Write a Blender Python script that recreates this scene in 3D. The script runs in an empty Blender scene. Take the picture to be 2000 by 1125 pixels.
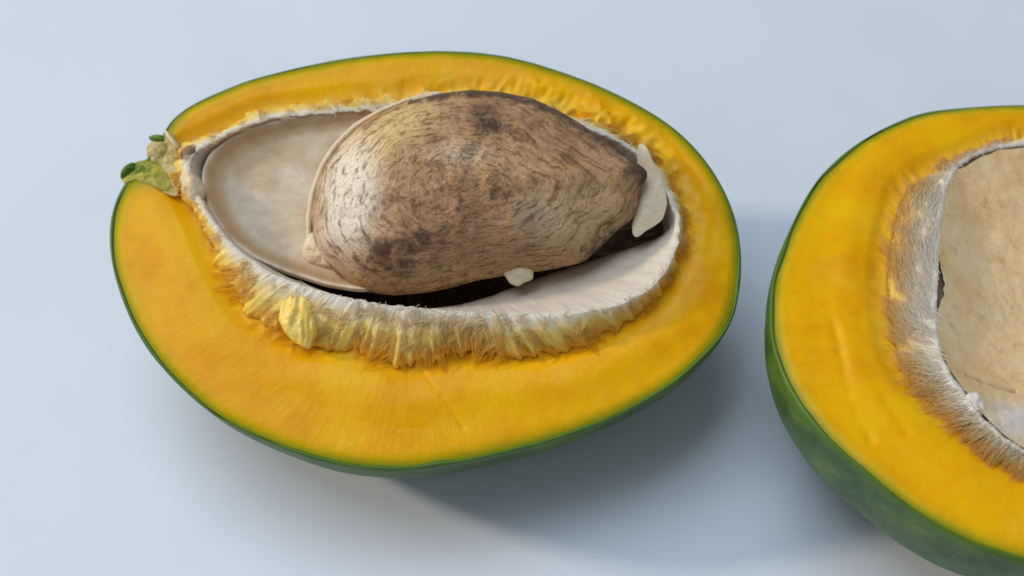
import bpy, math, random
import numpy as np
from mathutils import Vector, noise

random.seed(7)
scene = bpy.context.scene
COL = scene.collection
S = 0.01                       # everything is worked out in centimetres and written in metres

# ------------------------------------------------------------------ camera
PITCH = math.radians(60.0)
DIST = 28.0
LENS = 50.0
FACE_H = 3.7
TGT = Vector((0, 0, FACE_H))
FWD = Vector((0, math.cos(PITCH), -math.sin(PITCH)))
UPV = Vector((0, math.sin(PITCH), math.cos(PITCH)))
CAM = TGT - FWD * DIST
cd = bpy.data.cameras.new("camera")
cam = bpy.data.objects.new("camera", cd)
COL.objects.link(cam)
cam.location = CAM * S
cam.rotation_euler = (math.pi / 2 - PITCH, 0, 0)
cd.lens = LENS
cd.sensor_width = 36
cd.clip_start = 0.01
cd.clip_end = 100
cd.dof.use_dof = True
cd.dof.focus_distance = (DIST - 0.6) * S
cd.dof.aperture_fstop = 11
scene.camera = cam

# ------------------------------------------------------------------ world and lamps
w = bpy.data.worlds.new("World")
scene.world = w
w.use_nodes = True
bg = w.node_tree.nodes["Background"]
bg.inputs[0].default_value = (0.80, 0.88, 1.0, 1)
bg.inputs[1].default_value = 0.27


def area(name, loc, tgt, sx, sy, power, col):
    l = bpy.data.lights.new(name, 'AREA')
    l.shape = 'RECTANGLE'
    l.size = sx
    l.size_y = sy
    l.energy = power
    l.color = col
    o = bpy.data.objects.new(name, l)
    COL.objects.link(o)
    o.location = loc
    d = Vector(tgt) - Vector(loc)
    o.rotation_euler = d.to_track_quat('-Z', 'Y').to_euler()
    return o


def dirpos(az, el, dist):
    a = math.radians(az)
    e = math.radians(el)
    return (dist * math.cos(e) * math.cos(a), dist * math.cos(e) * math.sin(a), dist * math.sin(e))


# broad window light from behind left, and a tighter pane of it further left
area("window_light", dirpos(140, 69, 2.0), (0, 0, 0), 1.4, 1.15, 21.0, (0.73, 0.87, 1.03))
area("small_window_light", dirpos(170, 26, 2.5), (0, 0, 0), 0.24, 0.16, 33.0, (1.0, 0.89, 0.72))

scene.view_settings.view_transform = 'Standard'
scene.view_settings.look = 'None'
scene.view_settings.exposure = 0.0
scene.view_settings.gamma = 1.0
scene.render.engine = 'CYCLES'
scene.cycles.max_bounces = 8


# ------------------------------------------------------------------ helpers
def ray(px, py):
    return FWD * LENS + Vector((1, 0, 0)) * ((px - 1000) / 2000 * 36) + UPV * ((562.5 - py) / 2000 * 36)


class Face:
    """A plane in the world with its own u, v, h coordinates (centimetres)."""
    def __init__(s, origin, normal):
        s.o = Vector(origin)
        s.n = Vector(normal).normalized()
        s.ex = Vector((0, 1, 0)).cross(s.n).normalized()
        s.ey = s.n.cross(s.ex)

    def uv(s, px, py, h=0.0):
        r = ray(px, py)
        t = ((s.o + s.n * h - CAM).dot(s.n)) / r.dot(s.n)
        p = CAM + r * t - s.o
        return np.array((p.dot(s.ex), p.dot(s.ey)))

    def w(s, u, v, h):
        return s.o + s.ex * u + s.ey * v + s.n * h


def smooth(a, k):
    if k <= 0:
        return a
    n = len(a)
    x = np.arange(-3 * k, 3 * k + 1)
    g = np.exp(-x * x / (2 * k * k))
    g /= g.sum()
    out = np.zeros(n)
    for xi, gi in zip(x, g):
        out += gi * np.roll(a, xi)
    return out


def polar(face, pts, h, c, N, k=4):
    """closed trace -> radius for N angles round c"""
    uv = np.array([face.uv(x, y, h) for x, y in pts]) - c
    uv = np.vstack([uv, uv[:1]])
    # densify the closed line so the polar samples follow its straight runs
    d = []
    for a, b in zip(uv[:-1], uv[1:]):
        for t in np.linspace(0, 1, 24, endpoint=False):
            d.append(a + (b - a) * t)
    d = np.array(d)
    th = np.arctan2(d[:, 1], d[:, 0]) % (2 * math.pi)
    r = np.hypot(d[:, 0], d[:, 1])
    o = np.argsort(th)
    th, r = th[o], r[o]
    th = np.concatenate([th - 2 * math.pi, th, th + 2 * math.pi])
    r = np.concatenate([r, r, r])
    q = np.arange(N) / N * 2 * math.pi
    return smooth(np.interp(q, th, r), k)


def amap(N, table, k=10):
    """values given at angles in degrees -> N samples"""
    a = np.array([t[0] for t in table], float)
    v = np.array([t[1] for t in table], float)
    o = np.argsort(a)
    a, v = a[o], v[o]
    a = np.concatenate([a - 360, a, a + 360])
    v = np.concatenate([v, v, v])
    return smooth(np.interp(np.arange(N) / N * 360, a, v), k)


def nz(x, y, z=0.0):
    return noise.noise(Vector((x, y, z)))


def fbm(x, y, z=0.0, o=4):
    s, a = 0.0, 1.0
    for i in range(o):
        s += a * noise.noise(Vector((x, y, z + 7.3 * i)))
        x *= 2.03
        y *= 2.03
        a *= 0.5
    return s


def sst(a, b, x):
    t = min(1, max(0, (x - a) / (b - a)))
    return t * t * (3 - 2 * t)


def mesh(name, verts, faces, mat, parent=None, attrs=None, label=None, smooth_=True, kind=None):
    off = Vector(parent.location) / S if parent is not None and parent.type == 'EMPTY' else Vector(
        (parent['ox'], parent['oy'], 0)) if parent is not None and 'ox' in parent else Vector((0, 0, 0))
    me = bpy.data.meshes.new(name)
    me.from_pydata([tuple((Vector(v) - off) * S) for v in verts], [], faces)
    me.materials.append(mat)
    if attrs and 'ang' in attrs:
        attrs = dict(attrs)
        attrs['ca'] = np.cos(attrs['ang'])
        attrs['sa'] = np.sin(attrs['ang'])
        del attrs['ang']
    if attrs:
        for k, v in attrs.items():
            a = me.attributes.new(k, 'FLOAT', 'POINT')
            a.data.foreach_set('value', np.asarray(v, dtype=np.float32))
    if smooth_:
        me.polygons.foreach_set('use_smooth', [True] * len(me.polygons))
    me.update()
    o = bpy.data.objects.new(name, me)
    COL.objects.link(o)
    if parent is not None:
        o.parent = parent
        o['ox'] = off.x
        o['oy'] = off.y
    if label:
        o['label'] = label
    if kind:
        o['kind'] = kind
    return o


def grid_faces(nr, N, closed=True, flip=False):
    f = []
    for i in range(nr - 1):
        for j in range(N if closed else N - 1):
            k = (j + 1) % N
            q = (i * N + j, i * N + k, (i + 1) * N + k, (i + 1) * N + j)
            f.append(q[::-1] if flip else q)
    return f


def inflate(name, face, pts, hf, hb, mat, parent, rings=18, N=140, k=1, pw=2.0, ex=0.55, amp=0.0,
            fr=2.0, hfun=None, afun=None, label=None, h0=0.0, cen=None):
    """closed solid with a given outline: domed in front and behind"""
    uv = np.array([face.uv(x, y, h0) for x, y in pts])
    c = uv.mean(axis=0) if cen is None else face.uv(cen[0], cen[1], h0)
    R = polar(face, pts, h0, c, N, k)
    V, A = [], {}
    ss = [math.sin(math.pi / 2 * i / rings) for i in range(rings + 1)]
    seq = [(s, 1) for s in ss] + [(s, -1) for s in ss[::-1][1:]]
    th = np.arange(N) / N * 2 * math.pi
    at = {'s': [], 'ang': [], 'pu': [], 'pv': []}
    for s, sg in seq:
        s = max(s, 0.004)
        for j in range(N):
            u = c[0] + s * R[j] * math.cos(th[j])
            v = c[1] + s * R[j] * math.sin(th[j])
            b = max(0.0, 1 - s ** pw) ** ex
            H = (hf if sg > 0 else hb)
            if hfun:
                H = hfun(u, v, s, th[j], sg, H)
            d = amp * fbm(u * fr, v * fr, sg * 3.1 + len(name)) * (0.25 + 0.75 * b)
            V.append(face.w(u, v, h0 + sg * H * b + d))
            at['s'].append(s if sg > 0 else 2 - s)
            at['ang'].append(th[j])
            at['pu'].append(u)
            at['pv'].append(v)
    if afun:
        ex_ = afun(at)
        at.update(ex_)
    F = grid_faces(len(seq), N)
    F.append(tuple(range(N))[::-1])
    n0 = (len(seq) - 1) * N
    F.append(tuple(n0 + i for i in range(N)))
    return mesh(name, V, F, mat, parent, at, label)


# ------------------------------------------------------------------ materials
class NT:
    def __init__(s, name):
        s.m = bpy.data.materials.new(name)
        s.m.use_nodes = True
        s.t = s.m.node_tree
        s.p = s.t.nodes['Principled BSDF']
        tc = s.t.nodes.new('ShaderNodeTexCoord')
        mp = s.t.nodes.new('ShaderNodeMapping')
        mp.inputs['Scale'].default_value = (100, 100, 100)
        s.t.links.new(tc.outputs['Object'], mp.inputs[0])
        s.co = mp.outputs[0]

    def set(s, **k):
        names = {'base': 'Base Color', 'rough': 'Roughness', 'sss': 'Subsurface Weight', 'spec': 'Specular IOR Level',
                 'sssr': 'Subsurface Radius', 'ssss': 'Subsurface Scale', 'coat': 'Coat Weight', 'coatr': 'Coat Roughness',
                 'trans': 'Transmission Weight', 'normal': 'Normal', 'sheen': 'Sheen Weight'}
        for a, v in k.items():
            i = s.p.inputs[names[a]]
            if isinstance(v, bpy.types.NodeSocket):
                s.t.links.new(v, i)
            elif isinstance(v, tuple) and len(v) == 3 and a == 'base':
                i.default_value = (*v, 1)
            else:
                i.default_value = v
        return s.m

    def noise(s, scale, detail=5, rough=0.55, vec=None, dist=0.0):
        n = s.t.nodes.new('ShaderNodeTexNoise')
        n.inputs['Scale'].default_value = scale
        n.inputs['Detail'].default_value = detail
        n.inputs['Roughness'].default_value = rough
        n.inputs['Distortion'].default_value = dist
        s.t.links.new(vec if vec is not None else s.co, n.inputs['Vector'])
        return n.outputs['Fac']

    def attr(s, name):
        n = s.t.nodes.new('ShaderNodeAttribute')
        n.attribute_name = name
        return n.outputs['Fac']

    def ramp(s, fac, stops, interp='LINEAR'):
        n = s.t.nodes.new('ShaderNodeValToRGB')
        n.color_ramp.interpolation = interp
        e = n.color_ramp.elements
        while len(e) < len(stops):
            e.new(0.5)
        for q, (p, c) in zip(e, stops):
            q.position = p
            q.color = (*c, 1) if isinstance(c, tuple) else (c, c, c, 1)
        s.t.links.new(fac, n.inputs[0])
        return n.outputs[0]

    def mix(s, f, a, b, mode='MIX'):
        n = s.t.nodes.new('ShaderNodeMix')
        n.data_type = 'RGBA'
        n.blend_type = mode
        for i, v in ((0, f), (6, a), (7, b)):
            if isinstance(v, bpy.types.NodeSocket):
                s.t.links.new(v, n.inputs[i])
            elif isinstance(v, tuple):
                n.inputs[i].default_value = (*v, 1)
            else:
                n.inputs[i].default_value = v
        return n.outputs[2]

    def math(s, op, a, b=0.0, c=None):
        n = s.t.nodes.new('ShaderNodeMath')
        n.operation = op
        for i, v in enumerate((a, b, c)):
            if v is None:
                continue
            if isinstance(v, bpy.types.NodeSocket):
                s.t.links.new(v, n.inputs[i])
            else:
                n.inputs[i].default_value = v
        return n.outputs[0]

    def vec(s, x, y, z):
        n = s.t.nodes.new('ShaderNodeCombineXYZ')
        for i, v in enumerate((x, y, z)):
            if isinstance(v, bpy.types.NodeSocket):
                s.t.links.new(v, n.inputs[i])
            else:
                n.inputs[i].default_value = v
        return n.outputs[0]

    def bump(s, h, strength=0.3, dist=0.0005, normal=None):
        n = s.t.nodes.new('ShaderNodeBump')
        n.inputs['Strength'].default_value = strength
        n.inputs['Distance'].default_value = dist
        s.t.links.new(h, n.inputs['Height'])
        if normal is not None:
            s.t.links.new(normal, n.inputs['Normal'])
        return n.outputs[0]

    def radial(s, ka, kr):
        """coordinates stretched along the spokes of a cut face"""
        return s.vec(s.math('MULTIPLY', s.attr('ca'), ka), s.math('MULTIPLY', s.attr('sa'), ka),
                     s.math('MULTIPLY', s.attr('rad'), kr))


def m_table():
    n = NT('table_white')
    f = n.noise(0.25, 4)
    c = n.ramp(f, [(0.3, (0.715, 0.75, 0.825)), (0.7, (0.755, 0.785, 0.845))])
    return n.set(base=c, rough=0.42, spec=0.35, normal=n.bump(n.noise(14, 4), 0.05, 0.0003))


def m_flesh():
    n = NT('mango_flesh')
    e = n.attr('edge')
    wob = n.math('MULTIPLY', n.math('SUBTRACT', n.noise(1.6, 4), 0.5), 0.30)
    e2 = n.math('ADD', e, n.math('MULTIPLY', wob, n.math('MINIMUM', n.math('MULTIPLY', e, 2.5), 1.0)))
    body = n.ramp(n.noise(0.8, 5, 0.6), [(0.32, (0.86, 0.35, 0.001)), (0.5, (0.95, 0.45, 0.001)), (0.68, (0.96, 0.53, 0.002))])
    st = n.noise(1.0, 5, 0.6, n.radial(22, 0.55))
    body = n.mix(n.ramp(st, [(0.48, 0.0), (0.78, 0.35)]), body, (0.82, 0.46, 0.02))
    pale = n.ramp(n.noise(0.9, 5, 0.62, dist=0.6), [(0.56, 0.0), (0.76, 0.55)])
    ring = n.ramp(e, [(0.1, 0.0), (0.35, 1.0), (1.0, 0.5)])
    body = n.mix(n.math('MULTIPLY', pale, ring), body, (0.90, 0.53, 0.045))
    col = n.ramp(e2, [(0.0, (0.055, 0.14, 0.008)), (0.035, (0.15, 0.21, 0.008)), (0.10, (0.36, 0.31, 0.008)),
                      (0.22, (0.64, 0.41, 0.006)), (0.42, (0.82, 0.39, 0.003))])
    f = n.ramp(e2, [(0.12, 0.0), (0.45, 1.0)])
    col = n.mix(f, col, body)
    # paler, more lemon flesh that clings next to the husk
    col = n.mix(n.math('MULTIPLY', n.attr('lemon'), 0.8), col, (0.80, 0.50, 0.055))
    h = n.math('ADD', n.math('ADD', n.noise(3.5, 5), n.math('MULTIPLY', n.noise(18, 4), 0.45)), n.math('MULTIPLY', n.noise(1.0, 4, 0.6, n.radial(45, 1.2)), 0.8))
    fl = n.ramp(n.noise(9, 5, 0.7), [(0.60, 0.0), (0.72, 0.4)])
    col = n.mix(n.math('MULTIPLY', fl, f), col, (0.92, 0.58, 0.05))
    return n.set(base=col, rough=0.27, spec=0.11, sss=0.22, sssr=(0.9, 0.45, 0.08), ssss=0.0035,
                 normal=n.bump(h, 0.17, 0.0006))


def m_skin():
    n = NT('mango_skin')
    c = n.ramp(n.noise(1.1, 6, 0.6), [(0.3, (0.016, 0.055, 0.005)), (0.52, (0.045, 0.115, 0.006)), (0.72, (0.13, 0.20, 0.012))])
    sp = n.ramp(n.noise(11, 3, 0.6), [(0.62, 0.0), (0.70, 0.7)])
    c = n.mix(sp, c, (0.20, 0.27, 0.07))
    c = n.mix(n.ramp(n.noise(2.5, 6, 0.7), [(0.55, 0.0), (0.7, 0.5)]), c, (0.10, 0.16, 0.02))
    # yellower band where the skin meets the cut
    c = n.mix(n.ramp(n.attr('edge'), [(0.0, 0.65), (0.35, 0.0)]), c, (0.10, 0.19, 0.012))
    return n.set(base=c, rough=0.42, spec=0.4, coat=0.0, coatr=0.3, normal=n.bump(n.noise(22, 3), 0.25, 0.0003))


def m_husk():
    n = NT('husk_shell')
    k = n.attr('tone')     # 0 at foot outside, 1 at the crest, 2 inner wall, 3 floor, both dark brown with the cavity's deep shade painted in
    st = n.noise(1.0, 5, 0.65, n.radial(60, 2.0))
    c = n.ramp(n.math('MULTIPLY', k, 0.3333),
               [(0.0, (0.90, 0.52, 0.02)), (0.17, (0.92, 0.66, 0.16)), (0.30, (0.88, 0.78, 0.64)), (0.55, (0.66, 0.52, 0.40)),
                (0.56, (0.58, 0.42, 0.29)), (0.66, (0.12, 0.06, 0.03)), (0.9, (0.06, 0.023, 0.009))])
    c = n.mix(n.ramp(st, [(0.35, 0.35), (0.55, 0.0)]), c, (0.60, 0.42, 0.22))
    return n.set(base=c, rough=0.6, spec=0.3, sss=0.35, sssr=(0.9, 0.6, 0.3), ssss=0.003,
                 normal=n.bump(n.math('ADD', st, n.noise(20, 4)), 0.35, 0.0006))


def m_lining():
    n = NT('husk_lining')
    r = n.attr('rim')      # 0 centre .. 1 lip
    st = n.noise(1.0, 5, 0.6, n.radial(5, 1.5))
    c = n.ramp(n.noise(0.9, 5, 0.6), [(0.35, (0.66, 0.50, 0.33)), (0.65, (0.76, 0.62, 0.44))])
    c = n.mix(n.ramp(n.noise(0.75, 5, 0.6, dist=0.8), [(0.48, 0.0), (0.66, 0.65)]), c, (0.60, 0.38, 0.19))
    c = n.mix(n.ramp(st, [(0.5, 0.0), (0.7, 0.35)]), c, (0.42, 0.27, 0.14))
    c = n.mix(n.ramp(r, [(0.74, 0.0), (0.90, 0.75), (0.95, 0.6), (0.985, 0.0)]), c, (0.46, 0.25, 0.09))
    return n.set(base=c, rough=0.42, spec=0.4, sss=0.08, sssr=(0.8, 0.5, 0.3), ssss=0.002,
                 normal=n.bump(n.noise(6, 5), 0.18, 0.0005))


def m_lining_tan():
    n = NT('husk_lining_tan')
    c = n.ramp(n.noise(1.0, 6, 0.6), [(0.32, (0.80, 0.50, 0.22)), (0.5, (0.88, 0.60, 0.29)), (0.7, (0.90, 0.68, 0.40))])
    c = n.mix(n.ramp(n.noise(3.0, 5, 0.65), [(0.56, 0.0), (0.72, 0.45)]), c, (0.42, 0.24, 0.10))
    c = n.mix(n.attr('milk'), c, (0.80, 0.70, 0.62))
    c = n.mix(n.attr('crack'), c, (0.16, 0.06, 0.02))
    return n.set(base=c, rough=0.42, spec=0.35, sss=0.06, sssr=(0.8, 0.5, 0.3), ssss=0.002,
                 normal=n.bump(n.noise(5, 6, 0.6), 0.35, 0.0007))


def m_fibre(name, a, b, d):
    n = NT(name)
    t = n.attr('tip')
    c = n.ramp(t, [(0.0, a), (0.4, b), (0.8, d)])
    c = n.mix(n.ramp(n.attr('rnd'), [(0.0, 0.25), (0.25, 0.0)]), c, (0.80, 0.56, 0.22))
    df = n.t.nodes.new('ShaderNodeBsdfDiffuse')
    tr = n.t.nodes.new('ShaderNodeBsdfTranslucent')
    mx = n.t.nodes.new('ShaderNodeMixShader')
    mx.inputs[0].default_value = 0.5
    for q in (df, tr):
        n.t.links.new(c, q.inputs['Color'])
    n.t.links.new(df.outputs[0], mx.inputs[1])
    n.t.links.new(tr.outputs[0], mx.inputs[2])
    n.t.links.new(mx.outputs[0], n.t.nodes['Material Output'].inputs['Surface'])
    return n.m


def m_simple(name, c1, c2, scale=4, rough=0.5, sss=0.1, bump=0.4, bs=12):
    n = NT(name)
    c = n.ramp(n.noise(scale, 5, 0.6), [(0.35, c1), (0.65, c2)])
    return n.set(base=c, rough=rough, spec=0.35, sss=sss, sssr=(0.8, 0.5, 0.2), ssss=0.0015,
                 normal=n.bump(n.noise(bs, 5), bump, 0.0006))


def m_seed():
    n = NT('seed_coat_mottled')
    s = n.attr('s')
    wob = n.noise(1.1, 4)
    vec = n.vec(n.math('ADD', n.math('MULTIPLY', s, 34), n.math('MULTIPLY', wob, 7)),
                n.math('MULTIPLY', n.attr('ca'), 4.5), n.math('MULTIPLY', n.attr('sa'), 4.5))
    arcs = n.noise(1.0, 5, 0.7, vec)
    grit = n.noise(11, 6, 0.75)
    spots = n.noise(3.2, 6, 0.72, dist=0.4)
    base = n.mix(n.ramp(n.attr('gold'), [(0.0, 0.0), (1.0, 1.0)]), (0.50, 0.26, 0.115), (0.78, 0.52, 0.21))
    base = n.mix(n.ramp(n.attr('pale'), [(0.1, 0.0), (0.8, 0.95)]), base, (0.95, 0.82, 0.64))
    base = n.mix(n.ramp(arcs, [(0.38, 0.8), (0.50, 0.0)]), base, (0.19, 0.085, 0.03))
    base = n.mix(n.ramp(arcs, [(0.54, 0.0), (0.70, 0.55)]), base, (0.72, 0.50, 0.31))
    base = n.mix(n.ramp(grit, [(0.34, 0.7), (0.47, 0.0)]), base, (0.12, 0.055, 0.025))
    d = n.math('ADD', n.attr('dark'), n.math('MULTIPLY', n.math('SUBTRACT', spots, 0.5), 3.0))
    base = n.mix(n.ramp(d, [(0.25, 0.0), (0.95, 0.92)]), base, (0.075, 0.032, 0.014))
    h = n.math('ADD', n.math('MULTIPLY', arcs, 0.8), n.math('MULTIPLY', grit, 0.7))
    return n.set(base=base, rough=0.5, spec=0.4, normal=n.bump(h, 0.55, 0.0007))


M_TABLE, M_FLESH, M_SKIN, M_HUSK, M_LIN, M_TAN, M_SEED = m_table(), m_flesh(), m_skin(), m_husk(), m_lining(), m_lining_tan(), m_seed()
M_FIB = m_fibre('husk_fibres_yellow', (0.99, 0.92, 0.78), (0.99, 0.82, 0.42), (0.99, 0.64, 0.04))
M_FIBW = m_fibre('husk_fibres_pale', (0.99, 0.94, 0.88), (0.98, 0.88, 0.72), (0.95, 0.66, 0.20))
M_CREAM = m_simple('cream_membrane', (0.74, 0.55, 0.32), (0.82, 0.68, 0.46), 3, 0.45)
M_PALE = m_simple('pale_membrane', (0.70, 0.58, 0.48), (0.80, 0.74, 0.68), 3, 0.4)
M_FLAP = m_simple('papery_tan', (0.72, 0.52, 0.30), (0.84, 0.68, 0.48), 2, 0.5, 0.1, 0.8, 7)
M_WHITE = m_simple('white_membrane', (0.62, 0.50, 0.40), (0.74, 0.66, 0.58), 3, 0.25, 0.2)
M_LEMON = m_simple('pulp_lemon', (0.74, 0.42, 0.03), (0.82, 0.54, 0.11), 3, 0.35, 0.25, 0.6, 6)
M_PULPY = m_simple('pulp_pale', (0.96, 0.58, 0.06), (0.98, 0.74, 0.24), 2.5, 0.4, 0.4, 0.5, 7)
M_GREEN = m_simple('stem_green', (0.26, 0.27, 0.02), (0.52, 0.42, 0.06), 3, 0.45, 0.1, 0.5, 9)
M_GREEND = m_simple('stem_dark_green', (0.05, 0.13, 0.012), (0.14, 0.24, 0.02), 4, 0.4, 0.1)
M_STEM = m_simple('stem_tan', (0.46, 0.34, 0.09), (0.72, 0.54, 0.26), 6, 0.6, 0.05, 0.8, 14)
M_BROWN = m_simple('stem_brown', (0.16, 0.08, 0.035), (0.36, 0.22, 0.13), 5, 0.6, 0.0)

# ------------------------------------------------------------------ table
tv = []
for x, y in ((-150, -150), (150, -150), (150, 150), (-150, 150)):
    tv.append((x, y, 0))
t = mesh('table_top', tv, [(0, 1, 2, 3)], M_TABLE, None, smooth_=False)
t['kind'] = 'structure'


# ------------------------------------------------------------------ builders for a cut half
def thing(name, loc, label, cat, group):
    o = bpy.data.objects.new(name, None)
    COL.objects.link(o)
    o.location = Vector(loc) * S
    o.empty_display_size = 0.01
    o['label'] = label
    o['category'] = cat
    if group:
        o['group'] = group
    return o


def build_flesh(face, c, Ro, Rh, parent, creases, seed, lemonf, N, shred=None):
    nr = 64
    th = np.arange(N) / N * 2 * math.pi
    V = []
    at = {'edge': [], 'pit': [], 'ang': [], 'rad': [], 'lemon': []}
    cr = []
    stem = face.uv(290, 335) if parent.location.x < 0 else None
    for pl, dep, wid in creases:
        cr.append(([face.uv(x, y) for x, y in pl], dep, wid))
    for i in range(nr + 6):
        for j in range(N):
            if i < nr:
                q = i / (nr - 1)
                q = q ** 1.15
                r = (Ro[j] - 0.05) * (1 - q) + (Rh[j] * 0.88) * q
            else:
                q = (i - nr + 1) / 6
                r = Rh[j] * 0.88 * (1 - 0.95 * q)
            u = c[0] + r * math.cos(th[j])
            v = c[1] + r * math.sin(th[j])
            e = Ro[j] - r
            p = r - Rh[j]
            h = 0.04 * nz(u * 0.5 + seed, v * 0.5, 1) + 0.004 * fbm(u * 3, v * 3, seed)
            h *= sst(0.0, 0.5, e)
            h -= 0.05 * (1 - sst(0, 0.30, e))
            # the flesh pulls slightly away round the husk, then swells
            h -= 0.10 * (1 - sst(0.0, 0.45, p))
            h += 0.05 * math.exp(-((p - 0.8) / 0.4) ** 2)
            if shred and p < 1.3:
                h += shred(u, v, p, th[j])
            for pts, dep, wid in cr:
                for a, b in zip(pts[:-1], pts[1:]):
                    ab = b - a
                    t_ = float(np.dot(np.array((u, v)) - a, ab) / np.dot(ab, ab))
                    tc = min(1, max(0, t_))
                    dd = math.hypot(*(np.array((u, v)) - a - ab * tc))
                    if dd < wid * 3:
                        h -= dep * (0.6 + 0.8 * nz(u * 1.7, v * 1.7, 9)) * math.exp(-(dd / wid) ** 2)
            if i >= nr:
                h -= 1.0 * ((i - nr + 1) / 6) ** 0.45
            h -= 1.9 * sst(0.06, 0.34, -p)
            V.append(face.w(u, v, h))
            at['edge'].append(e * (1 - 0.85 * math.exp(-((u - stem[0]) ** 2 + (v - stem[1]) ** 2) / 0.30)) if stem is not None else e)
            at['pit'].append(p)
            at['ang'].append(th[j])
            at['rad'].append(r)
            at['lemon'].append(lemonf(u, v, e, p))
    return mesh('flesh', V, grid_faces(nr + 6, N, True, True), M_FLESH, parent, at)


def build_skin(face, c, Ro, parent, shift, depth, N, pk=0.62, lump=1.0):
    th = np.arange(N) / N * 2 * math.pi
    V = []
    at = {'edge': [], 'ang': [], 'rad': []}
    prof = [(0.0, -0.075, -0.10), (0.0, -0.07, -0.035), (0.0, -0.035, -0.015), (0.0, 0.0, -0.035)]
    rows = 0
    for a, dr, h in prof:
        for j in range(N):
            r = Ro[j] + dr * (1 + 0.9 * nz(math.cos(th[j]) * 6, math.sin(th[j]) * 6, 3))
            V.append(face.w(c[0] + r * math.cos(th[j]), c[1] + r * math.sin(th[j]), h))
            at['edge'].append(0)
            at['ang'].append(th[j])
            at['rad'].append(r)
        rows += 1
    M = 44
    for i in range(1, M + 1):
        f = i / M * math.pi / 2
        k = math.cos(f) ** pk if i < M else 0.02
        hh = -0.035 - depth * math.sin(f)
        d = 1 - k
        for j in range(N):
            r = Ro[j] * k
            u = c[0] + r * math.cos(th[j]) + shift[0] * math.sin(f)
            v = c[1] + r * math.sin(th[j]) + shift[1] * math.sin(f)
            q = 0.03 * lump * fbm(u * 0.5, v * 0.5, hh * 0.5)
            u += q * math.cos(th[j])
            v += q * math.sin(th[j])
            p = face.w(u, v, hh)
            p.z = max(p.z, 0.004)
            V.append(p)
            at['edge'].append(depth * math.sin(f))
            at['ang'].append(th[j])
            at['rad'].append(r)
        rows += 1
    return mesh('skin', V, grid_faces(rows, N), M_SKIN, parent, at)


def loft(name, face, c, rings, N, mat, parent, amp=0.02, fr=4, jag=None, sub=5, label=None):
    """rings: list of (R, h, tone); R and h arrays or numbers"""
    th = np.arange(N) / N * 2 * math.pi
    V = []
    at = {'tone': [], 'ang': [], 'rad': [], 'rim': []}
    rows = 0
    n = len(rings)
    for i in range(n - 1):
        for q in range(sub if i < n - 2 else sub + 1):
            t_ = q / sub
            ts = t_
            for j in range(N):
                R0, h0, k0 = rings[i]
                R1, h1, k1 = rings[i + 1]
                g = lambda x: x[j] if hasattr(x, '__len__') else x
                r = g(R0) * (1 - ts) + g(R1) * ts
                h = g(h0) * (1 - ts) + g(h1) * ts
                k = k0 * (1 - ts) + k1 * ts
                u = c[0] + r * math.cos(th[j])
                v = c[1] + r * math.sin(th[j])
                h += amp * fbm(u * fr, v * fr, k)
                if jag:
                    h += jag(th[j], k, r)
                V.append(face.w(u, v, h))
                at['tone'].append(k)
                at['ang'].append(th[j])
                at['rad'].append(r)
                at['rim'].append(1 - k)
            rows += 1
    return mesh(name, V, grid_faces(rows, N, True, True), mat, parent, at, label)


def fibres(name, face, roots, mat, parent, label=None):
    """roots: (u, v, h, du, dv, dh, length, radius, bend, t0, t1)"""
    V, F, tip, rnd = [], [], [], []
    SEG = 4
    for (u, v, h, du, dv, dh, L, rad, bend, t0, t1) in roots:
        p = Vector((u, v, h))
        d = Vector((du, dv, dh)).normalized()
        side = Vector((-d.y, d.x, 0))
        if side.length < 1e-3:
            side = Vector((1, 0, 0))
        side.normalize()
        b0 = len(V)
        rr = random.random()
        fl = 1.0
        if rad < 0:
            rad = -rad
            fl = 2.6
        for i in range(SEG + 1):
            q = i / SEG
            r = rad * ((1 - 0.85 * q) if fl == 1.0 else (0.75 + 0.5 * q - 1.1 * q * q))
            nrm = d.cross(side).normalized()
            for a in range(3):
                an = a * 2.0944 + 0.5
                x = p + side * (math.cos(an) * r * fl) + nrm * (math.sin(an) * r)
                V.append(face.w(x.x, x.y, x.z))
                tip.append(t0 + (t1 - t0) * q)
                rnd.append(rr)
            d = (d + side * bend[0] + Vector((0, 0, bend[1]))).normalized()
            p = p + d * (L / SEG)
            if p.z < face_floor(p) and i < SEG:
                p.z = face_floor(p)
        for i in range(SEG):
            for a in range(3):
                b = (a + 1) % 3
                F.append((b0 + i * 3 + a, b0 + i * 3 + b, b0 + (i + 1) * 3 + b, b0 + (i + 1) * 3 + a))
    return mesh(name, V, F, mat, parent, {'tip': tip, 'rnd': rnd}, label, kind='stuff')


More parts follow.
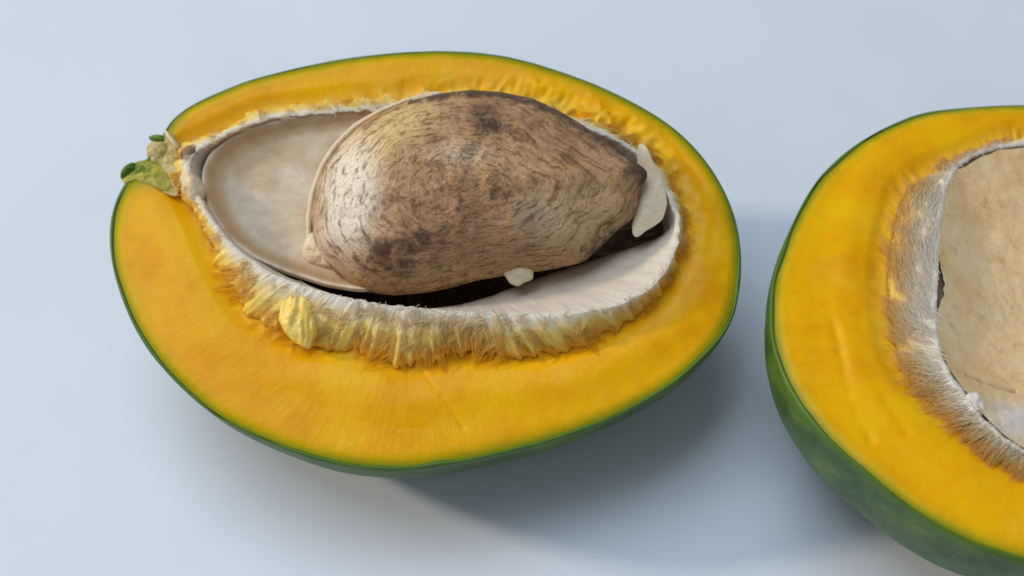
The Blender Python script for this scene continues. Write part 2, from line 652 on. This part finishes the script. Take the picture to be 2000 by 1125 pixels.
def clump_fibres(name, face, clumps, mat, parent, per=30, label=None, spread=0.10, conv=0.75, rad=(0.0035, 0.0065), floor=0.0):
    """clumps: (root u, v, h, tip u, v, h, lift, t0, t1): matted tufts whose strands draw together at the tip"""
    V, F, tip, rnd = [], [], [], []
    SEG = 4
    for (u, v, h, tu, tv, th_, lift, t0, t1) in clumps:
        R0, T0 = Vector((u, v, h)), Vector((tu, tv, th_))
        ax = (T0 - R0)
        L = ax.length
        sd = Vector((-ax.y, ax.x, 0)).normalized()
        n_ = int(per * random.uniform(0.7, 1.3))
        for _ in range(n_):
            o1, o2 = random.gauss(0, spread), random.gauss(0, spread * 0.8)
            a = R0 + sd * o1 + ax.normalized() * o2
            b = T0 + sd * (o1 * (1 - conv)) + Vector((random.gauss(0, 0.015), random.gauss(0, 0.015), random.gauss(0, 0.012)))
            b = a + (b - a) * random.uniform(0.6, 1.05)
            m = (a + b) / 2 + Vector((0, 0, lift)) + sd * random.gauss(0, 0.02)
            r0 = random.uniform(*rad)
            rr = random.random()
            base = len(V)
            for i in range(SEG + 1):
                q = i / SEG
                p = a * (1 - q) ** 2 + m * 2 * q * (1 - q) + b * q * q
                if p.z < floor:
                    p.z = floor + random.random() * 0.01
                r = r0 * (1 - 0.7 * q)
                for k in range(3):
                    an = k * 2.0944
                    x = p + sd * (math.cos(an) * r * 1.3) + Vector((0, 0, 1)) * (math.sin(an) * r)
                    V.append(face.w(x.x, x.y, x.z))
                    tip.append(t0 + (t1 - t0) * q)
                    rnd.append(rr)
            for i in range(SEG):
                for k in range(3):
                    k2 = (k + 1) % 3
                    F.append((base + i * 3 + k, base + i * 3 + k2, base + (i + 1) * 3 + k2, base + (i + 1) * 3 + k))
    return mesh(name, V, F, mat, parent, {'tip': tip, 'rnd': rnd}, label, kind='stuff')


def face_floor(p):
    return -0.02


# ================================================================== LEFT HALF
A = Face((-1.7, 0.6, FACE_H), (0.02, -0.20, 1))
LN = 900
OUT = [(322, 248), (345, 222), (375, 203), (420, 182), (480, 157), (540, 141), (600, 127), (660, 115), (720, 107), (780, 101),
       (850, 98), (920, 100), (980, 107), (1040, 121), (1100, 140), (1160, 162), (1220, 190), (1275, 220), (1325, 255),
       (1365, 295), (1395, 335), (1420, 380), (1437, 425), (1446, 470), (1449, 520), (1444, 575), (1432, 620), (1408, 665),
       (1375, 700), (1330, 740), (1270, 780), (1200, 815), (1130, 843), (1060, 865), (1000, 880), (940, 895), (880, 906),
       (820, 914), (760, 917), (700, 912), (640, 902), (580, 885), (520, 862), (470, 840), (420, 812), (370, 772),
       (330, 733), (290, 686), (262, 640), (240, 590), (222, 535), (213, 480), (214, 430), (224, 392), (244, 352),
       (268, 330), (290, 305), (312, 280)]
HOUT = [(345, 290), (400, 268), (470, 235), (520, 214), (600, 204), (690, 195), (760, 190), (860, 178), (960, 180),
        (1060, 205), (1150, 235), (1230, 270), (1290, 320), (1325, 380), (1338, 430), (1335, 490), (1305, 550),
        (1270, 596), (1230, 622), (1190, 646), (1130, 672), (1040, 694), (960, 690), (900, 688), (840, 700), (800, 712),
        (740, 700), (680, 680), (600, 678), (540, 648), (485, 612), (452, 565), (425, 515), (405, 470), (380, 420),
        (352, 375), (340, 330)]
CREST = [(365, 300), (400, 275), (460, 243), (520, 222), (600, 211), (690, 203), (780, 200), (880, 195), (980, 200),
         (1080, 220), (1160, 250), (1230, 285), (1275, 330), (1305, 385), (1322, 430), (1322, 475), (1300, 525),
         (1268, 568), (1200, 600), (1100, 618), (1000, 622), (920, 618), (840, 612), (740, 602), (650, 582), (600, 568),
         (530, 540), (470, 498), (430, 455), (398, 405), (368, 350)]
# foot of the inner wall, where the shell drops into the dark under the seed
WALL = [(400, 345), (410, 312), (450, 282), (500, 258), (560, 240), (640, 228), (720, 222), (800, 220), (900, 222),
        (1000, 235), (1100, 265), (1180, 300), (1240, 340), (1280, 390), (1298, 430), (1300, 458), (1240, 478),
        (1160, 505), (1080, 530), (1030, 548), (960, 575), (900, 592), (840, 600), (740, 594), (650, 572), (610, 556),
        (550, 530), (490, 495), (445, 450), (415, 400)]
c0 = A.uv(840, 415)
RoA = polar(A, OUT, 0, A.uv(830, 480), LN, 5)
cA = A.uv(830, 480)
RhA2 = polar(A, HOUT, 0, cA, LN, 3)

left = thing('mango_half', (A.o.x, A.o.y, 0), 'mango half with the big mottled brown seed lying in its husk',
             'mango', 'halves of the cut mango')


def shredA(u, v, p, a):
    x, y = math.cos(a), math.sin(a)
    wr = math.exp(-(((a + 0.15) % (2 * math.pi) - 0.75) / 0.62) ** 2)
    wl = 0.45 * math.exp(-((a - 3.75) / 0.45) ** 2) + 0.25 * math.exp(-((a - 1.9) / 0.3) ** 2)
    wn = 0.12
    ext = 0.42 + 0.35 * wr + 0.25 * nz(x * 4, y * 4, 2)
    k = 1 - sst(0.0, max(0.1, ext), p)
    rg = 1 - abs(fbm(x * 5 + u * 0.7, y * 5 + v * 0.4, p * 2.0, 3)) * 1.5
    return (wr * 0.20 + wl * 0.12 + wn * 0.1) * k * max(-0.2, rg)


def shredB(u, v, p, a):
    x, y = math.cos(a), math.sin(a)
    k = 1 - sst(0.0, 0.35 + 0.2 * nz(x * 4, y * 4, 2), p)
    rg = 1 - abs(fbm(x * 15, y * 15, p * 1.6)) * 1.5
    return 0.05 * k * max(-0.2, rg)


def lemonA(u, v, e, p):
    q = 1 - sst(0.0, 0.55 + 0.5 * nz(u * 0.9, v * 0.9, 4), p)
    side = sst(-0.5, 2.0, v - cA[1])          # far side keeps more of it
    return max(0, min(1, q * (0.25 + 0.75 * side) * (0.75 + 0.8 * nz(u * 3, v * 3, 1))))


build_flesh(A, cA, RoA, RhA2, left,
            [([(825, 725), (862, 775), (905, 835)], 0.025, 0.05), ([(700, 820), (780, 838), (860, 832)], 0.008, 0.04),
             ([(560, 760), (640, 800)], 0.008, 0.05)], 3.0, lemonA, LN, shredA)
build_skin(A, cA, RoA, left, (0.1, -0.25), FACE_H - 0.02, LN, 0.62)

HN = 1100
RhA = polar(A, HOUT, 0, c0, HN, 3)
# angles: 0 = right, 90 = far, 180 = left, 270 = near
hcA = amap(HN, [(0, 0.45), (45, 0.18), (90, 0.06), (135, 0.08), (165, 0.2), (190, 0.45), (225, 0.55), (270, 0.55), (315, 0.5)])
RcA = polar(A, CREST, 0.35, c0, HN, 3)
RwA = polar(A, WALL, -0.25, c0, HN, 3)
th = np.arange(HN) / HN * 2 * math.pi
jagr = np.array([0.13 * fbm(math.cos(a) * 9, math.sin(a) * 9, 2) + 0.10 * max(-0.3, nz(math.cos(a) * 34, math.sin(a) * 34, 5)) for a in th])
jagc = np.array([0.035 * fbm(math.cos(a) * 20, math.sin(a) * 20, 9) + 0.02 * nz(math.cos(a) * 70, math.sin(a) * 70, 3) for a in th])
Rfoot = RhA + jagr
Rmid = RhA * 0.45 + RcA * 0.55 + jagr * 0.6
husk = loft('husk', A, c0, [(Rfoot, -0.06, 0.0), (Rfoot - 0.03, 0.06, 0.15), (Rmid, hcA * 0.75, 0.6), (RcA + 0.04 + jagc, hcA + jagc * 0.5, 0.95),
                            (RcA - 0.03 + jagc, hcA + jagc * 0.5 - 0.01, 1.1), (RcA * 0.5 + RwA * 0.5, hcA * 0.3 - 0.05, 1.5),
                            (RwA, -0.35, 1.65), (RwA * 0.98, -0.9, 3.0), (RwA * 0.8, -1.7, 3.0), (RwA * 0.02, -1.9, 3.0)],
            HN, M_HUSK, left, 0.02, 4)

# smooth lining of the empty end of the husk
LIN = [(405, 372), (404, 340), (418, 308), (455, 278), (510, 254), (580, 238), (660, 228), (740, 222), (840, 225), (900, 300), (900, 420),
       (850, 520), (760, 560), (700, 562), (640, 552), (560, 526), (500, 500), (450, 462), (420, 415)]
cl = A.uv(640, 390, 0)
RlA = polar(A, LIN, -0.1, cl, 500, 3)


def linh(th_, k, r):
    return 0.0


loft('husk_lining', A, cl, [(RlA + 0.10, -0.10, -0.01), (RlA + 0.08, 0.03, 0.0), (RlA + 0.02, 0.02, 0.03), (RlA * 0.94, -0.08, 0.10),
                            (RlA * 0.86, -0.15, 0.2), (RlA * 0.7, -0.22, 0.4), (RlA * 0.4, -0.27, 0.7), (RlA * 0.01, -0.28, 1.0)],
     500, M_LIN, left, 0.015, 1.5)

# fibres along the outer face of the husk
cl_ = []
for k in range(620):
    a = random.random() * 2 * math.pi
    j = int(a / (2 * math.pi) * HN) % HN
    near = 0.5 - 0.5 * math.sin(a)          # 1 on the near side
    if random.random() > 0.22 + 0.78 * near:
        continue
    t_ = random.choice((random.uniform(0.0, 0.35), random.uniform(0.3, 0.75), random.uniform(0.6, 0.95)))
    W_ = RhA[j] - RcA[j]
    r = RcA[j] + W_ * t_
    h = hcA[j] * (1 - t_ ** 1.6) + 0.01
    big = nz(math.cos(a) * 5, math.sin(a) * 5, 8)
    L = (0.22 + 0.22 * random.random()) * (0.4 + 0.6 * near) * (1 + 1.3 * big)
    da = 1.0 * nz(math.cos(a) * 6, math.sin(a) * 6, 1) + random.gauss(0, 0.28) - 0.2 * near
    if t_ < 0.3:
        da += random.choice((-1, 1)) * random.uniform(0.2, 0.9)
    ru, rv = c0[0] + r * math.cos(a), c0[1] + r * math.sin(a)
    tu, tv = ru + L * math.cos(a + da), rv + L * math.sin(a + da)
    tt = min(1.25, t_ + L * math.cos(da) / max(0.2, W_))
    hh = max(0.02, hcA[j] * (1 - min(1, tt) ** 1.6)) + random.uniform(0.0, 0.05)
    cl_.append((ru, rv, h, tu, tv, hh, 0.05, max(0, 0.7 * t_ + 0.2 * big), min(1, max(0.15, 0.8 * tt + 0.2 * big))))
clump_fibres('fibre_fringe', A, cl_, M_FIB, left, 12, None, 0.07, 0.8)

# long pale strands lying along the near rim
rt = []
for k in range(220):
    a = math.radians(random.uniform(215, 300))
    j = int(a / (2 * math.pi) * HN) % HN
    r = RcA[j] + random.uniform(-0.05, 0.25)
    a2 = a + math.radians(random.choice((-1, 1, 1)) * random.uniform(45, 85))
    rt.append((c0[0] + r * math.cos(a), c0[1] + r * math.sin(a), hcA[j] - max(0, r - RcA[j]) * 0.8 + 0.03, math.cos(a2), math.sin(a2),
               random.gauss(-0.35, 0.1), random.uniform(0.2, 0.5), random.uniform(0.005, 0.009), (random.gauss(0, 0.05), -0.08), 0.0, 0.35))
fibres('rim_strands', A, rt, M_FIBW, husk)

# pale-yellow clumps of pulp torn up on the near rim
CL1 = [(550, 588), (563, 574), (584, 568), (603, 566), (612, 586), (614, 612), (620, 634), (622, 650), (610, 668), (606, 684), (588, 676),
       (574, 668), (556, 650), (544, 624)]
inflate('torn_pulp', Face(A.w(*(A.uv(580, 630)), 0.32), (0.0, -0.35, 1)), CL1, 0.20, 0.35, M_PULPY, left, amp=0.03, fr=5, N=200, k=2, rings=26,
        hfun=lambda u, v, s_, a_, sg, H: H * (1 + 0.07 * math.sin(u * 34 + 5 * nz(u * 3, v * 3, 4)) + 0.55 * nz(u * 6, v * 1.6, 1)))
# the pale flap of torn pulp and coarse yellow strands hanging on the near left rim
cl_ = []
for (x0, y0, x1, y1, h0_, h1_, n_) in ((575, 574, 556, 636, 0.50, 0.22, 2), (588, 570, 572, 664, 0.55, 0.20, 3), (600, 568, 588, 676, 0.58, 0.22, 3),
                                       (606, 574, 606, 684, 0.56, 0.20, 3), (610, 600, 620, 660, 0.48, 0.24, 2), (592, 612, 652, 644, 0.42, 0.34, 1),
                                       (560, 590, 540, 650, 0.40, 0.12, 1), (534, 562, 512, 626, 0.36, 0.08, 1), (512, 556, 490, 606, 0.34, 0.08, 1),
                                       (490, 540, 470, 592, 0.32, 0.06, 1), (640, 600, 660, 676, 0.40, 0.08, 1), (700, 622, 690, 690, 0.40, 0.06, 1),
                                       (780, 640, 800, 722, 0.40, 0.05, 1), (830, 650, 826, 716, 0.38, 0.05, 1), (1030, 650, 1038, 704, 0.34, 0.05, 1)):
    for q in range(1):
        jx, jy = random.gauss(0, 4), random.gauss(0, 4)
        a_, b_ = A.uv(x0 + jx, y0 + jy, h0_ * 0.6), A.uv(x1 + jx * 1.5, y1 + jy, h1_ * 0.6)
        cl_.append((a_[0], a_[1], h0_ * 0.62, b_[0], b_[1], h1_ * 0.7, 0.14, 0.25 if n_ > 1 else 0.4, 0.5 if n_ > 1 else 0.85))
clump_fibres('torn_pulp', A, cl_, M_FIB, left, 26, None, 0.055, 0.7, rad=(0.006, 0.012))

# ---- stem end
sf = Face(A.w(*(A.uv(300, 320)), -0.02), (-0.15, -0.15, 1))
inflate('stem_end', sf, [(338, 262), (346, 300), (352, 350), (345, 385), (318, 375), (300, 350), (290, 320), (286, 296), (300, 284), (318, 262)],
        0.02, 0.5, M_STEM, left, amp=0.05, fr=4)
inflate('stem_end', sf, [(238, 352), (242, 334), (262, 318), (285, 312), (312, 322), (330, 340), (338, 366), (326, 376), (296, 366), (262, 358), (246, 362)],
        0.10, 0.35, M_GREEN, left, amp=0.07, fr=4, label='bright green torn skin at the stem end')
inflate('stem_end', sf, [(236, 352), (238, 338), (252, 324), (266, 318), (268, 332), (250, 348)], 0.2, 0.25, M_GREEND, left, rings=10, N=60, amp=0.03)
inflate('stem_end', sf, [(289, 268), (305, 264), (322, 265), (323, 276), (308, 277), (292, 273)], 0.1, 0.15, M_GREEND, left, rings=9, N=60)
inflate('stem_end', sf, [(286, 290), (296, 276), (322, 278), (328, 298), (312, 312), (288, 306)], 0.10, 0.25, M_STEM, left, rings=9, N=60, amp=0.04)
inflate('stem_end', sf, [(352, 300), (366, 286), (388, 285), (392, 296), (378, 310), (362, 340), (354, 335)], 0.12, 0.2, M_BROWN, left, rings=10, N=60,
        amp=0.08, label='brown scar where the stalk joined the husk')
inflate('stem_end', sf, [(320, 252), (330, 258), (350, 282), (352, 296), (342, 290), (326, 268)], 0.14, 0.2, M_CREAM, left, rings=9, N=60)
inflate('stem_end', sf, [(352, 345), (372, 335), (392, 350), (402, 372), (396, 392), (378, 398), (360, 380)], 0.24, 0.2, M_CREAM, left, rings=10, N=60, amp=0.08, fr=5)

# ---- seed
SEED = [(613, 470), (608, 420), (617, 370), (637, 320), (665, 283), (700, 250), (745, 222), (800, 198), (860, 183), (920, 176),
        (980, 180), (1040, 193), (1090, 215), (1140, 245), (1180, 275), (1210, 300), (1245, 318), (1266, 335), (1262, 355),
        (1249, 376), (1245, 400), (1235, 428), (1200, 455), (1165, 490), (1140, 512), (1100, 522), (1060, 529), (1000, 536),
        (930, 548), (880, 562), (830, 572), (770, 577), (720, 572), (690, 560), (660, 538), (635, 512), (620, 492)]
bot = A.uv(800, 560, -0.15)
sn = (Vector((0, -math.cos(PITCH), math.sin(PITCH))) + Vector((-0.06, 0.06, 0.12))).normalized()
SF = Face(A.w(bot[0], bot[1], -0.1), sn)
sc = SF.uv(900, 395)


def seedh(u, v, s, a, sg, H):
    x, y = u - sc[0], v - sc[1]
    k = 1.0 - 0.05 * x - 0.07 * max(0, x) + 0.10 * math.exp(-((x + 1.6) / 0.9) ** 2)
    if sg > 0:
        k *= 1 + 0.12 * nz(u * 0.5, v * 0.5, 3)
        # raised rim of the coat along the far edge
        g = max(0, math.sin(a)) ** 0.5
        k -= 0.10 * g * math.exp(-((s - 0.90) / 0.025) ** 2)
        k += 0.05 * g * math.exp(-((s - 0.955) / 0.02) ** 2)
    return H * k


def seeda(at):
    pu, pv, s, ang = (np.array(at[k]) for k in ('pu', 'pv', 's', 'ang'))

    def blob(px, py, rx, ry, rot=0):
        q = SF.uv(px, py)
        dx, dy = pu - q[0], pv - q[1]
        x = dx * math.cos(rot) + dy * math.sin(rot)
        y = -dx * math.sin(rot) + dy * math.cos(rot)
        return np.exp(-(x / rx) ** 2 - (y / ry) ** 2)
    pale = 1.15 * blob(695, 390, 0.6, 1.1) + 0.35 * blob(900, 320, 0.7, 0.35) + 0.25 * blob(1060, 430, 0.8, 0.7) + 0.3 * blob(640, 480, 0.4, 0.4)  # left blob: pale coat, with the highlight on that side painted in
    gold = blob(760, 270, 1.3, 0.7, 0.5) + 0.6 * blob(1150, 430, 0.9, 0.9) + 0.5 * blob(980, 330, 1.0, 0.5) + 0.4 * blob(880, 550, 1.8, 0.25)
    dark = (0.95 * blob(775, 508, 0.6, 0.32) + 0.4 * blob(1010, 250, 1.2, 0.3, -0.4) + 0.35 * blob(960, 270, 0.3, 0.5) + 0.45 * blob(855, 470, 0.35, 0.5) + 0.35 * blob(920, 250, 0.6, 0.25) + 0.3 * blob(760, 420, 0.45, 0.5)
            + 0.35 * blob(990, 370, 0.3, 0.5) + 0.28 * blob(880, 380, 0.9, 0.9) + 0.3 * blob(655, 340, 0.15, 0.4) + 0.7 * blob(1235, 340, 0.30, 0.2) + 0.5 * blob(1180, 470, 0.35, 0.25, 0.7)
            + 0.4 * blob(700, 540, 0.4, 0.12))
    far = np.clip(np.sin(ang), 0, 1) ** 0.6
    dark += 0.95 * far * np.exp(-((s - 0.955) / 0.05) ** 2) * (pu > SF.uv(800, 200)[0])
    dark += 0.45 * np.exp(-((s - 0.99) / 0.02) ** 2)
    return {'pale': np.clip(pale, 0, 1), 'gold': np.clip(gold, 0, 1), 'dark': dark}


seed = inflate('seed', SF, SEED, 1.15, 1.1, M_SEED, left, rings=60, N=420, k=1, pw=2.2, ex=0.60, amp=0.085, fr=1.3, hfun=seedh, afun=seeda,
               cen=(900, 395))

# cream papery edge of the coat hugging the seed on its left and far side


def ribbon(name, face, path, wid, hoff, mat, parent, n=90, thick=0.05):
    P = np.array(path, float)
    d = np.concatenate([[0], np.cumsum(np.hypot(*np.diff(P[:, :2], axis=0).T))])
    q = np.linspace(0, d[-1], n)
    X = smooth_open(np.interp(q, d, P[:, 0]))
    Y = smooth_open(np.interp(q, d, P[:, 1]))
    W = np.interp(q, d, P[:, 2]) if P.shape[1] > 2 else np.full(n, wid)
    V = []
    K = 8
    for i in range(n):
        a = face.uv(X[i], Y[i], hoff)
        b = face.uv(X[min(n - 1, i + 1)], Y[min(n - 1, i + 1)], hoff)
        if i == n - 1:
            b = a + (a - face.uv(X[i - 1], Y[i - 1], hoff))
        t_ = (b - a) / max(1e-6, np.hypot(*(b - a)))
        nn = np.array((-t_[1], t_[0]))
        for k in range(K):
            an = k / K * 2 * math.pi
            o = nn * math.cos(an) * W[i] / 2
            V.append(face.w(a[0] + o[0], a[1] + o[1], hoff + math.sin(an) * thick * (0.3 + W[i] / wid) + 0.01 * nz(i * 0.3, k)))
    F = grid_faces(n, K)
    F += [tuple(range(K)), tuple((n - 1) * K + k for k in range(K))[::-1]]
    return mesh(name, V, F, mat, parent)


def smooth_open(a):
    for _ in range(3):
        b = a.copy()
        b[1:-1] = (a[:-2] + a[1:-1] * 2 + a[2:]) / 4
        a = b
    return a


ribbon('coat_edge', SF, [(596, 496, 0.10), (604, 462, 0.12), (604, 425, 0.14), (612, 375, 0.15), (630, 325, 0.15), (658, 283, 0.15), (694, 247, 0.14),
                         (740, 219, 0.12), (795, 196, 0.10), (850, 184, 0.05)], 0.13, -0.02, M_CREAM, seed, thick=0.07)
inflate('coat_edge', SF, [(592, 500), (592, 480), (604, 455), (618, 452), (628, 480), (650, 505), (680, 520), (672, 528), (630, 520), (602, 512)],
        0.16, 0.2, M_CREAM, seed, amp=0.05, fr=4)
inflate('coat_edge', SF, [(785, 202), (800, 190), (820, 183), (855, 178), (875, 181), (850, 190), (815, 200)], 0.05, 0.1, M_CREAM, seed, rings=9, N=60)
# little white stalk holding the seed down
inflate('seed_stalk', Face(SF.w(*(SF.uv(1010, 536)), 0.14), sn),
        [(962, 502), (990, 514), (1010, 508), (1028, 516), (1042, 528), (1041, 546), (1024, 552), (1012, 560), (996, 554), (984, 536)],
        0.12, 0.25, M_CREAM, seed, rings=12, N=80, k=1, amp=0.03, fr=4)
# cream end of the husk behind the tip of the seed
inflate('husk_flap', Face(A.w(*(A.uv(1270, 400)), 0.45), (-0.2, -0.15, 1)),
        [(1236, 282), (1250, 276), (1264, 284), (1272, 312), (1290, 335), (1300, 372), (1303, 400), (1294, 430), (1272, 446), (1258, 452), (1244, 468), (1232, 464),
         (1236, 430), (1244, 396), (1250, 360), (1248, 325), (1240, 300)], 0.05, 0.05, M_FLAP, husk, amp=0.05, fr=2.0, k=2, N=180)

# ================================================================== RIGHT HALF
B = Face((9.6, -0.5, FACE_H + 0.3), (0.06, 0.05, 1))
OUTB = [(2000, 203), (1940, 205), (1880, 209), (1820, 215), (1780, 225), (1730, 247), (1680, 275), (1640, 305), (1600, 345), (1572, 388),
        (1546, 440), (1525, 490), (1512, 530), (1505, 580), (1505, 640), (1514, 690), (1532, 738), (1562, 792), (1606, 848),
        (1655, 893), (1700, 930), (1750, 972), (1800, 1007), (1860, 1042), (1930, 1073), (2000, 1095), (2120, 1118), (2250, 1112),
        (2400, 1070), (2540, 980), (2640, 850), (2680, 700), (2660, 560), (2580, 420), (2450, 310), (2300, 240), (2150, 208)]
HOUTB = [(2000, 262), (1930, 280), (1890, 300), (1850, 315), (1800, 342), (1768, 365), (1752, 400), (1742, 440), (1735, 480), (1730, 540),
         (1730, 590), (1738, 650), (1752, 700), (1780, 745), (1815, 785), (1855, 820), (1900, 850), (1950, 885), (2000, 908), (2100, 940),
         (2250, 950), (2400, 890), (2500, 780), (2530, 650), (2480, 500), (2360, 380), (2200, 290), (2100, 262)]
CRESTB = [(2000, 276), (1940, 285), (1900, 300), (1868, 325), (1850, 370), (1842, 420), (1836, 480), (1832, 540), (1828, 600),
          (1832, 660), (1842, 705), (1862, 740), (1890, 775), (1920, 820), (1960, 855), (2000, 880), (2100, 910), (2250, 915),
          (2380, 860), (2470, 760), (2490, 650), (2440, 510), (2330, 400), (2200, 310), (2100, 276)]
cB = B.uv(2110, 640)
RN = 900
RoB = polar(B, OUTB, 0, cB, RN, 5)
RhB = polar(B, HOUTB, 0, cB, RN, 3)
right = thing('mango_half', (B.o.x, B.o.y, 0), 'mango half cut off by the right edge of the photo with an empty tan husk', 'mango',
              'halves of the cut mango')


def lemonB(u, v, e, p):
    q = 1 - sst(0.0, 0.35 + 0.3 * nz(u * 0.9, v * 0.9, 4), p)
    return max(0, min(1, q * 0.6))


build_flesh(B, cB, RoB, RhB, right,
            [([(1622, 600), (1640, 690), (1662, 770), (1700, 860)], 0.035, 0.09), ([(1700, 740), (1770, 850), (1880, 930)], 0.02, 0.12)],
            11.0, lemonB, RN, shredB)
build_skin(B, cB, RoB, right, (0.0, 0.0), B.o.z - 0.02, RN, 0.55)
hcB = amap(RN, [(0, 0.1), (90, 0.05), (150, 0.1), (180, 0.16), (225, 0.2), (270, 0.1)])
RcB = polar(B, CRESTB, 0.15, cB, RN, 3)
thB = np.arange(RN) / RN * 2 * math.pi
jb = np.array([0.06 * fbm(math.cos(a) * 16, math.sin(a) * 16, 2) + 0.05 * nz(math.cos(a) * 60, math.sin(a) * 60, 5) for a in thB])
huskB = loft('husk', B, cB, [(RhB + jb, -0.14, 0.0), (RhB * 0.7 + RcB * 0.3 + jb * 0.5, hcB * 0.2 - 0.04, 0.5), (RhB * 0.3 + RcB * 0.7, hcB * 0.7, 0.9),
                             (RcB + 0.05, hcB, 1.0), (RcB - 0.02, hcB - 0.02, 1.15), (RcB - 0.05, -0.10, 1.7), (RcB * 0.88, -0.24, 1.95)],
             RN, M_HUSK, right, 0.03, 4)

# tan lining of the empty husk, shallowly dished, a dark slit at its left edge
LN2 = 500
RlB = polar(B, CRESTB, 0.1, cB, LN2, 3) + 0.01
hcL = np.interp(np.arange(LN2) / LN2, np.arange(RN) / RN, hcB)
q1, q2 = B.uv(1840, 520), B.uv(1838, 612)
crk = [B.uv(1885, 733), B.uv(1915, 742), B.uv(1950, 750), B.uv(1990, 756)]
V, at = [], {'crack': [], 'ang': [], 'rad': [], 'milk': []}
mk = B.uv(2000, 822)
rowsn = 70
for i in range(rowsn):
    s = 1 - (i / (rowsn - 1)) ** 1.3 * 0.99
    for j in range(LN2):
        a = j / LN2 * 2 * math.pi
        # the lining shrinks back from the husk for a stretch: the dark slit
        u0, v0 = cB[0] + RlB[j] * math.cos(a), cB[1] + RlB[j] * math.sin(a)
        tt = (v0 - q2[1]) / (q1[1] - q2[1])
        gap = 0.0
        if u0 < cB[0] and -0.25 < tt < 1.25:
            gap = 0.15 * max(0, math.sin(math.pi * (tt + 0.25) / 1.5)) ** 2 * (1 + 0.3 * nz(v0 * 6, 0.3))
        if 0 < math.degrees(a) < 118:
            gap += 0.13 * sst(118, 112, math.degrees(a)) * (1 + 0.5 * nz(u0 * 3, 4))
        r = (RlB[j] - gap) * s
        u, v = cB[0] + r * math.cos(a), cB[1] + r * math.sin(a)
        h = hcL[j] - 0.01 - 0.14 * (1 - s ** 5) - 0.40 * (1 - s * s) + 0.03 * fbm(u * 0.9, v * 0.9, 5) + 0.008 * fbm(u * 5, v * 5, 2)
        ck = 0
        for p0, p1 in zip(crk[:-1], crk[1:]):
            ab = p1 - p0
            t_ = min(1, max(0, float(np.dot(np.array((u, v)) - p0, ab) / np.dot(ab, ab))))
            dd = math.hypot(*(np.array((u, v)) - p0 - ab * t_))
            ck = max(ck, math.exp(-(dd / 0.025) ** 2) * (0.6 + 0.8 * nz(u * 4, v * 4, 7)))
        h -= 0.06 * ck
        h += 0.10 * math.exp(-(((u - mk[0]) / 0.9) ** 2 + ((v - mk[1]) / 0.35) ** 2))
        V.append(B.w(u, v, h))
        at['crack'].append(ck * 0.6)
        mx, my = u - mk[0], v - mk[1]
        mm = math.exp(-((mx / 0.85) ** 2 + (my / 0.45) ** 2) ** 1.5) * (0.8 + 0.5 * nz(u * 3, v * 3, 2))
        at['milk'].append(max(0, min(1, mm)))
        at['ang'].append(a)
        at['rad'].append(r)
mesh('husk_lining', V, grid_faces(rowsn, LN2, True, True), M_TAN, right, at)

cl_ = []
for k in range(560):
    a = math.radians(random.uniform(95, 285))
    j = int(a / (2 * math.pi) * RN) % RN
    t_ = random.uniform(0.06, 0.92)
    W_ = RhB[j] - RcB[j]
    r = RcB[j] + W_ * t_
    wl = sst(math.radians(105), math.radians(150), a)
    big = nz(math.cos(a) * 10, math.sin(a) * 10, 8)
    # strands sweep up and to the left from the rim, less so lower down
    da = -0.95 * (1 - sst(2.7, 4.1, a)) * sst(1.9, 2.5, a) - 0.15 + 0.4 * nz(math.cos(a) * 7, math.sin(a) * 7, 3) + random.gauss(0, 0.16)
    L = (0.30 + 0.40 * random.random()) * (1 + 0.5 * big) * (0.25 + 0.75 * wl) * (1 - 0.35 * t_)
    ru, rv = cB[0] + r * math.cos(a), cB[1] + r * math.sin(a)
    tu, tv = ru + L * math.cos(a + da), rv + L * math.sin(a + da)
    tt = t_ + L * math.cos(da) / max(0.2, W_)
    h = hcB[j] * (1 - t_) + 0.02 - 0.06 * t_
    hh = hcB[j] * max(0, 1 - tt) + 0.0 + random.uniform(-0.02, 0.03)
    cl_.append((ru, rv, h, tu, tv, hh, 0.04, max(0, 0.8 * t_ + 0.2 * big), min(1, max(0.1, 0.8 * tt + 0.2 * big))))
clump_fibres('fibre_fringe', B, cl_, M_FIBW, right, 11, None, 0.075, 0.6, rad=(0.004, 0.0085), floor=-0.08)

# glossy membrane and curled white bit in the lower corner of the husk
inflate('membrane', Face(B.w(*(B.uv(1908, 790)), 0.18), (-0.1, -0.2, 1)),
        [(1880, 782), (1890, 768), (1908, 766), (1922, 782), (1926, 802), (1914, 818), (1900, 808), (1886, 800)], 0.08, 0.10, M_PALE, right, rings=12,
        N=80, amp=0.04, fr=5, label='small curled pale scrap on the lower husk rim')
for o in bpy.data.objects:
    for k in ('ox', 'oy'):
        if k in o:
            del o[k]
